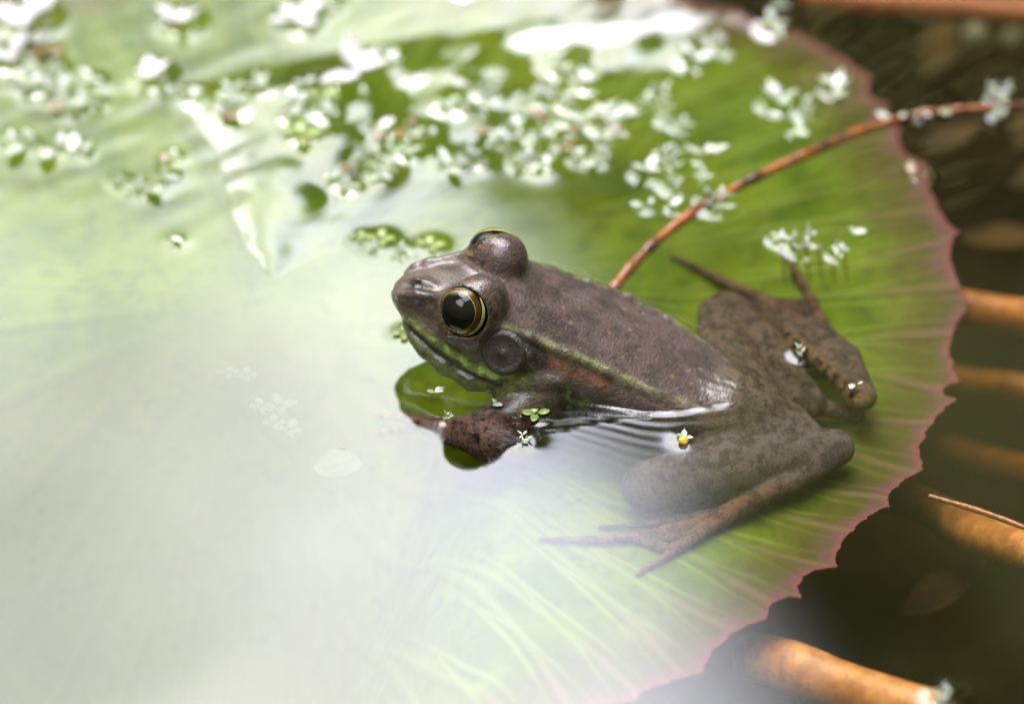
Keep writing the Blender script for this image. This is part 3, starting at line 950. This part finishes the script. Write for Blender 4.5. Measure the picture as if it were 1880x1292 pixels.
def seg2(P, pts):
    best = np.full(len(P), 1e9); par = np.zeros(len(P)); n = len(pts) - 1
    for i in range(n):
        a, b = pts[i], pts[i + 1]; e = b - a
        t = np.clip(((P - a) @ e) / (e @ e + 1e-12), 0, 1)
        d = np.hypot(*(P - a - t[:, None] * e).T)
        c = d < best
        best[c] = d[c]; par[c] = (i + t[c]) / n
    return best, par
def build_water():
    def axis(lo, a, b, hi, h):
        return np.concatenate([np.linspace(lo, a, 30)[:-1], np.arange(a, b, h), np.linspace(b, hi, 30)])
    xs = axis(-60, -12.5, 12.5, 60, .045); ys = np.concatenate([np.linspace(-50, -10.5, 30)[:-1], np.arange(-10.5, -2.8, .05), np.arange(-2.8, -.4, .025), np.arange(-.4, 14.5, .05), np.linspace(14.5, 90, 30)])
    nx, ny = len(xs), len(ys)
    X, Y = np.meshgrid(xs, ys, indexing='ij')
    Z = water_height(X.ravel(), Y.ravel())
    V = np.stack([X.ravel(), Y.ravel(), Z], 1)
    a = np.arange(nx - 1)[:, None] * ny + np.arange(ny - 1)[None, :]
    F = np.stack([a, a + ny, a + ny + 1, a + 1], -1).reshape(-1, 4)
    # closed box: sides and floor
    b = np.array([[-60, -50, -40], [60, -50, -40], [60, 90, -40], [-60, 90, -40]], float)
    n = len(V)
    V = np.concatenate([V, b])
    e = lambda i, j: i * ny + j
    polys = F.tolist()
    polys.append([n + 3, n + 2, n + 1, n])
    polys.append([n, n + 1] + [e(i, 0) for i in range(nx - 1, -1, -1)])
    polys.append([n + 2, n + 3] + [e(i, ny - 1) for i in range(nx)])
    polys.append([n + 3, n] + [e(0, j) for j in range(ny)])
    polys.append([n + 1, n + 2] + [e(nx - 1, j) for j in range(ny - 1, -1, -1)])
    return V, polys
def mat_water():
    m = bpy.data.materials.new('pond_water'); m.use_nodes = True
    N = NT(m.node_tree); N.n.clear()
    out = N.node('ShaderNodeOutputMaterial')
    geo = N.node('ShaderNodeNewGeometry')
    dt = N.node('ShaderNodeVectorMath', operation='DOT_PRODUCT')
    N.l.new(geo.outputs['Normal'], dt.inputs[0]); N.l.new(geo.outputs['Incoming'], dt.inputs[1])
    c = N.m('ABSOLUTE', dt.outputs['Value'])
    fr = N.m('ADD', .125, N.m('MULTIPLY', .875, N.m('POWER', N.m('SUBTRACT', 1.0, c, clamp=True), 5.0)), clamp=True)
    tr = N.node('ShaderNodeBsdfTransparent'); gl = N.node('ShaderNodeBsdfGlossy')
    tr.inputs[0].default_value = (1, 1, 1, 1)
    gl.inputs['Roughness'].default_value = 0.0
    mx = N.node('ShaderNodeMixShader')
    N.l.new(fr, mx.inputs[0]); N.l.new(tr.outputs[0], mx.inputs[1]); N.l.new(gl.outputs[0], mx.inputs[2])
    N.l.new(mx.outputs[0], out.inputs['Surface'])
    va = N.node('ShaderNodeVolumeAbsorption')
    va.inputs['Color'].default_value = (.60, .56, .32, 1)
    va.inputs['Density'].default_value = .20 / U
    N.l.new(va.outputs[0], out.inputs['Volume'])
    return m
wv, wf = build_water()
tag(obj('water', mesh_from('water', wv, wf), mat_water()), None, None, kind='structure')

# ---------------------------------------------------------------- pond bottom
def build_bottom():
    xs = np.linspace(-80, 80, 160); ys = np.linspace(-70, 110, 180)
    X, Y = np.meshgrid(xs, ys, indexing='ij')
    P = np.stack([X.ravel(), Y.ravel()], 1)
    Z = -13 + 1.2 * vnoise(P * .18, 2) + .4 * vnoise(P * .6, 9)
    edge = np.maximum(np.maximum(np.abs(P[:, 0]) - 50, P[:, 1] - 80), -P[:, 1] - 42)
    Z += sm(edge, 0, 28) * 18
    nx, ny = len(xs), len(ys)
    a = np.arange(nx - 1)[:, None] * ny + np.arange(ny - 1)[None, :]
    return np.stack([P[:, 0], P[:, 1], Z], 1), np.stack([a, a + ny, a + ny + 1, a + 1], -1).reshape(-1, 4)
def mat_mud():
    m, N, b = principled('pond_mud')
    cm = N.cm()
    n1 = N.noise(cm, .22, 5, .65); n2 = N.noise(cm, .9, 4, .6)
    c = N.mix(N.step(n1, .38, .62), (.030, .036, .014), (.120, .085, .030))
    c = N.mix(N.m('MULTIPLY', N.step(n2, .5, .7), .5), c, (.05, .055, .02))
    sp = N.node('ShaderNodeSeparateXYZ'); N.put(sp.inputs[0], cm)
    c = N.mix(N.m('MULTIPLY', N.step(sp.outputs[1], 4, 16), .85), c, N.mix(N.step(n1, .4, .62), (.012, .008, .007), (.09, .035, .018)))
    N.put(b.inputs['Base Color'], c)
    b.inputs['Roughness'].default_value = .9
    return m
bv, bf = build_bottom()
tag(obj('pond_bottom', mesh_from('pond_bottom', bv, bf), mat_mud()), kind='structure')

# ---------------------------------------------------------------- stems and twig
def tube(path, radii, ns=14, name='tube', wob=0.0, seed=0):
    path = np.asarray(path, float)
    n = max(40, len(path) * 14)
    t = np.linspace(0, len(path) - 1, n)
    P = np.stack([hermite(np.arange(len(path)), path[:, k], t) for k in range(3)], 1)
    R = hermite(np.arange(len(path)), radii, t)
    rs = np.random.default_rng(seed)
    R = R * (1 + wob * (np.sin(t * 9 + 1) * .5 + rs.normal(size=n) * .35))
    T = np.gradient(P, axis=0); T /= np.linalg.norm(T, axis=1)[:, None]
    A = np.cross(T, [0, 0, 1]); A /= np.linalg.norm(A, axis=1)[:, None]
    B = np.cross(A, T)
    v, f = [], []
    for i in range(n):
        for j in range(ns):
            p = 2 * math.pi * j / ns
            v.append(P[i] + R[i] * (math.cos(p) * A[i] + math.sin(p) * B[i]))
    for i in range(n - 1):
        for j in range(ns):
            k = (j + 1) % ns
            f.append((i * ns + j, i * ns + k, (i + 1) * ns + k, (i + 1) * ns + j))
    f.append(tuple(range(ns)))
    f.append(tuple((n - 1) * ns + j for j in range(ns - 1, -1, -1)))
    return v, f
def mat_stem(name, c0, c1, c2, scale=1.5, rough=.45):
    m, N, b = principled(name)
    cm = N.cm()
    n1 = N.noise(cm, scale, 3, .6); n2 = N.noise(cm, scale * 4, 3, .6)
    c = N.mix(N.step(n1, .38, .6), c0, c1)
    c = N.mix(N.m('MULTIPLY', N.step(n2, .5, .68), .6), c, c2)
    N.put(b.inputs['Base Color'], c)
    N.put(b.inputs['Normal'], N.bump(n2, .4, .05))
    b.inputs['Roughness'].default_value = rough
    return m
M_TWIG = mat_stem('twig_bark', (.022, .007, .004), (.22, .062, .009), (.03, .008, .003), 1.6, .25)
M_STEM = mat_stem('lily_stem', (.32, .12, .03), (.50, .22, .065), (.11, .045, .018), 2.0)
M_ORANGE = mat_stem('orange_stem', (.27, .085, .014), (.40, .14, .03), (.07, .025, .008), 2.2)
M_RED = mat_stem('red_stem', (.30, .06, .02), (.36, .09, .03), (.20, .04, .01), .5)
def thing_tube(name, pts, radii, mat, label, cat, wob=0, seed=0, group=None):
    v, f = tube(pts, radii, wob=wob, seed=seed)
    o0 = np.asarray(pts[0], float)
    return tag(obj(name, mesh_from(name, np.asarray(v) - o0, f), mat, None, o0), label, cat, group)
twp = [at(1108, 556, -.35), at(1140, 512, -.22), at(1185, 462, -.12), at(1268, 393, -.03), at(1350, 345, .0), at(1480, 283, .02), at(1600, 233, .03), at(1700, 208, .04), at(1800, 198, .04), at(1935, 188, .02)]
thing_tube('twig', twp, [.10, .12, .11, .12, .10, .11, .09, .085, .07, .06], M_TWIG,
           'thin orange brown twig floating from behind the frog to the upper right', 'twig', wob=.17, seed=3)
def stem(px0, z0, px1, z1, r, mat, label, name='water_plant'):
    a, b = at(*px0, z0), at(*px1, z1)
    m_ = (a + b) / 2 + np.array([.1, .06, -.04])
    rj = random.Random(int(px0[1] * 13 + px0[0]))
    pts = [a + (b - a) * t + (np.array([rj.uniform(-.05, .05), rj.uniform(-.07, .07), rj.uniform(-.05, .05)]) if 0 < t < 1 else 0) for t in (0, .25, .5, .75, 1)]
    thing_tube(name, pts, [r * rj.uniform(.92, 1.06) for _ in pts], mat, label, 'stem', seed=1, wob=.007, group='lily stems under the water')
G = 'lily stems under the water'
stem((1690, 552), -3.2, (1990, 598), -2.0, .42, M_ORANGE, 'thick orange lily stem running from the pad rim to the right edge')
stem((1370, 1200), -2.6, (1730, 1318), -1.6, .48, M_STEM, 'thickest pale orange lily stem below the pad at bottom right')
stem((1620, 905), -5.2, (1960, 1042), -1.7, .40, M_STEM, 'yellowish lily stem rising out of the murk at lower right')
stem((1740, 700), -5.4, (1990, 735), -4.4, .34, M_ORANGE, 'dim orange lily stem deep beside the pad at mid right')
stem((1740, 830), -6.4, (2000, 900), -5.2, .36, M_ORANGE, 'dimmest brown lily stem, under the mid right stem')
stem((1470, -5), -3.0, (1990, 22), -2.6, .34, M_RED, 'dark red lily stem along the top edge at right', 'water_plant')
thing_tube('waterweed_strand', [at(1705, 910, -.9), at(1800, 938, -.8), at(1900, 975, -.7)], [.05, .06, .05], M_TWIG,
           'hair thin dark root beside the yellowish stem at lower right', 'root', wob=.15)

# ---------------------------------------------------------------- floating plants: shapes
def frond(L, W, T, curl, az, tilt, base=(0, 0, 0), pt=1.0, cup=0.0):
    """one solid leaf: pointed or round outline, curled, closed all round"""
    nl, ns = 10, 8
    v, f = [], []
    ca, sa = math.cos(az), math.sin(az)
    for i in range(nl + 1):
        s = i / nl
        w = max((math.sin(math.pi * s) ** .6 if pt < .5 else math.sin(math.pi * s ** .85) ** (.75 + .5 * pt)) * W * .5, .004)
        ang = tilt + curl * s
        x = L * s * math.cos(tilt + curl * s * .5); z = L * s * math.sin(tilt + curl * s * .5)
        for j in range(ns):
            p = 2 * math.pi * j / ns
            yy = w * math.cos(p)
            zz = T * math.sin(p) * math.sin(math.pi * min(max(s, .05), .95)) + cup * (yy / (W * .5)) ** 2 * W
            X = x - zz * math.sin(ang); Z = z + zz * math.cos(ang)
            v.append((base[0] + X * ca - yy * sa, base[1] + X * sa + yy * ca, base[2] + Z))
    for i in range(nl):
        for j in range(ns):
            k = (j + 1) % ns
            f.append((i * ns + j, (i + 1) * ns + j, (i + 1) * ns + k, i * ns + k))
    f.append(tuple(range(ns)))
    f.append(tuple(nl * ns + j for j in range(ns - 1, -1, -1)))
    return v, f
def merge(parts):
    v, f = [], []
    for a, b in parts:
        o = len(v); v += a; f += [tuple(i + o for i in q) for q in b]
    return v, f
def variant(k, R, seed):
    """R: radius in cm"""
    r = random.Random(seed)
    ps = []
    if k in (0, 1):               # rosettes of pointed leaves
        nc = 5 if k == 0 else 3
        for c in range(nc):
            ca = 2 * math.pi * c / nc + r.uniform(-.4, .4); cr = R * (.0 if c == 0 else r.uniform(.4, .65))
            b = (cr * math.cos(ca), cr * math.sin(ca), .03)
            nl = r.randint(3, 5)
            a0 = r.uniform(0, 6.28)
            for j in range(nl):
                L = R * r.uniform(.36, .72)
                ps.append(frond(L, L * r.uniform(.26, .48), L * .07, r.uniform(-.6, .8), a0 + 6.28 * j / nl + r.uniform(-.4, .4), r.uniform(.05, 1.1), b, 1.6, r.uniform(-.2, .3)))
    elif k == 2:
        a0 = r.uniform(0, 6.28)
        for j in range(4):
            L = R * r.uniform(.7, 1.1)
            ps.append(frond(L, L * r.uniform(.34, .6), L * .06, r.uniform(-.6, .6), a0 + 6.28 * j / 4 + r.uniform(-.5, .5), r.uniform(.0, .7), (0, 0, .02), .8, .2))
    elif k in (3, 8):
        ps.append(frond(R * 1.9, R * 1.1, R * .16, .3, r.uniform(0, 6.28), .1, (-R * .7, 0, .03), .3, .15))
        ps.append(frond(R * 1.2, R * .8, R * .14, .5, r.uniform(0, 6.28), .4, (0, 0, .03), .6, .15))
    elif k == 4:                  # round fronds
        for j in range(4):
            a = 6.28 * j / 4 + r.uniform(-.4, .4); L = R * r.uniform(.8, 1.1)
            ps.append(frond(L, L * .72, L * .07, .12, a, .02, (R * .1 * math.cos(a), R * .1 * math.sin(a), .03), .2, .05))
    elif k == 5:
        ps.append(frond(R * 2, R * 1.0, R * .12, .2, -.9, .1, (-R * .6, R * .6, .04), .6, .1))
    elif k in (6, 7):             # broad pointed leaves spreading from one point
        a0 = r.uniform(0, 6.28)
        n_ = 5 if k == 7 else 4
        for j in range(n_):
            L = R * r.uniform(.65, 1.15)
            ps.append(frond(L, L * r.uniform(.38, .62), L * .05, r.uniform(-.3, .8), a0 + 6.28 * j / n_ + r.uniform(-.45, .45), r.uniform(-.05, .6), (R * r.uniform(-.15, .15), R * r.uniform(-.15, .15), .03), 1.1, r.uniform(.05, .3)))
    elif k == 9:
        ps.append(frond(R * 1.9, R * 1.7, R * .05, .25, 0, -.05, (-R, 0, .02), .1, .12))
    return merge(ps)
def mat_weed(name, c0, c1, tint):
    m, N, b = principled(name)
    cm = N.cm()
    n = N.noise(cm, 6, 3, .6); n2 = N.noise(cm, 1.7, 2, .5)
    c = N.mix(N.step(n, .35, .65), c0, c1)
    c = N.mix(N.m('MULTIPLY', N.step(n2, .5, .65), .5), c, tint)
    N.put(b.inputs['Base Color'], c)
    N.put(b.inputs['Normal'], N.bump(n, .3, .03))
    b.inputs['Roughness'].default_value = .3
    b.inputs['Subsurface Weight'].default_value = .15
    b.inputs['Subsurface Radius'].default_value = (.002, .003, .001)
    return m
M_WHITE = mat_weed('white_weed', (.19, .25, .11), (.42, .42, .46), (.14, .20, .04))
M_GREEN = mat_weed('green_weed', (.09, .13, .015), (.15, .20, .04), (.08, .08, .01))
M_FAINT = mat_weed('faint_weed', (.030, .038, .018), (.048, .056, .032), (.022, .028, .012))
M_FAINT.node_tree.nodes['Principled BSDF'].inputs['Specular IOR Level'].default_value = 0.0
M_PINK = mat_weed('pale_petal', (.42, .41, .44), (.48, .46, .49), (.44, .37, .38))
M_BUD = mat_weed('brown_bud', (.12, .07, .03), (.16, .11, .05), (.10, .11, .02))
CACHE = {}
rnd = random.Random(7)
for n, (px, py, size, var, lab, nm, amp) in enumerate(SPRIGS):
    R = size / 95.0 * .5
    if py < 360: R *= 1.36
    v, f = variant(var, R, 100 + n)
    c = at(px, py, 0.0)
    hz = float(water_height(np.array([c[0]]), np.array([c[1]]))[0]) if size > 26 else .03
    sunk = lab is GL or var == 9
    hz = -.13 if sunk else max(hz, .0)
    mat = M_WHITE
    if var == 4: mat = M_GREEN
    if sunk: mat = M_FAINT
    if var in (5, 7): mat = M_PINK
    if var == 8: mat = M_BUD
    me = mesh_from(nm, v, f)
    g = 'floating duckweed sprigs'
    o = obj(nm, me, mat, None, (c[0], c[1], hz))
    tag(o, lab, 'duckweed', g)
    o.rotation_euler.z = 0
    if lab.startswith('leafy white weed cluster'):
        for k in range(6):
            x0 = np.array([(-.5 + .25 * k), -.1 + .12 * (k % 2), 0.0])
            tv, tf = tube([x0, x0 + [.05, -.1, -.4], x0 + [.12, -.12, -.9]], [.022, .02, .01], 6)
            obj('root', mesh_from('root', tv, tf), M_BUD, o)
    if 'yellow bead' in lab:
        bm_v, bm_f = frond(.22, .2, .09, 0, -1.2, 0, (-.06, -.02, .06), .1)
        mm, NN, bb = principled('yellow_bead'); bb.inputs['Base Color'].default_value = (.45, .28, .02, 1)
        obj('bead', mesh_from('bead', bm_v, bm_f), mm, o)


# sunken litter in the dark water at the right
M_LITTER = mat_stem('sunken_litter', (.030, .016, .006), (.085, .042, .013), (.02, .012, .006), 1.0, .8)
M_BLOB = mat_stem('pale_blob', (.14, .14, .10), (.22, .22, .17), (.10, .10, .07), 1.5, .8)
for n, (px, py, z, L, W, az, lab) in enumerate((
        (1690, 275, -3.6, 1.6, .8, .3, 'amber sunken leaf just beyond the upper twig'),
        (1850, 340, -4.0, 1.9, .9, .2, 'amber sunken leaf near the right edge below the twig'),
        (1760, 430, -4.8, 2.2, 1.0, -.5, 'dull brown sunken leaf above the uppermost right stem'),
        (1860, 270, -4.6, 1.6, .9, .9, 'brown sunken leaf under the end of the twig'),
        (1700, 150, -5.2, 2.4, .9, 1.2, 'long reddish sunken leaf in the dark water at top right'),
        (1650, 1130, -5.0, 2.2, 1.0, .5, 'dark olive sunken leaf between the two lower right stems'))):
    v, f = frond(L, W, .06, .4, az, .1, (0, 0, 0), .7, .15)
    tag(obj('sunken_leaf', mesh_from('sunken_leaf', v, f), M_LITTER, None, at(px, py, z)), lab, 'dead leaf', 'sunken leaves in the dark water')
for px, py, z, r_, lab in ((1795, 70, -2.6, .32, 'pale sunken pebble like snail for a bright blurred spot at top right'.replace('pebble like ', '')), (1862, 75, -3.2, .30, 'fainter grey sunken snail for a second bright spot, right of the pale one'), (1700, 330, -2.6, .2, 'green sunken snail beside the pad rim')):  # pale blobs added for blurred bright spots; the green one is an unidentified blob
    v, f = frond(r_ * 2, r_ * 1.7, r_ * .8, .2, .5, 0, (-r_, 0, 0), .1)
    tag(obj('blob', mesh_from('blob', v, f), M_BLOB, None, at(px, py, z)), lab, 'blob')
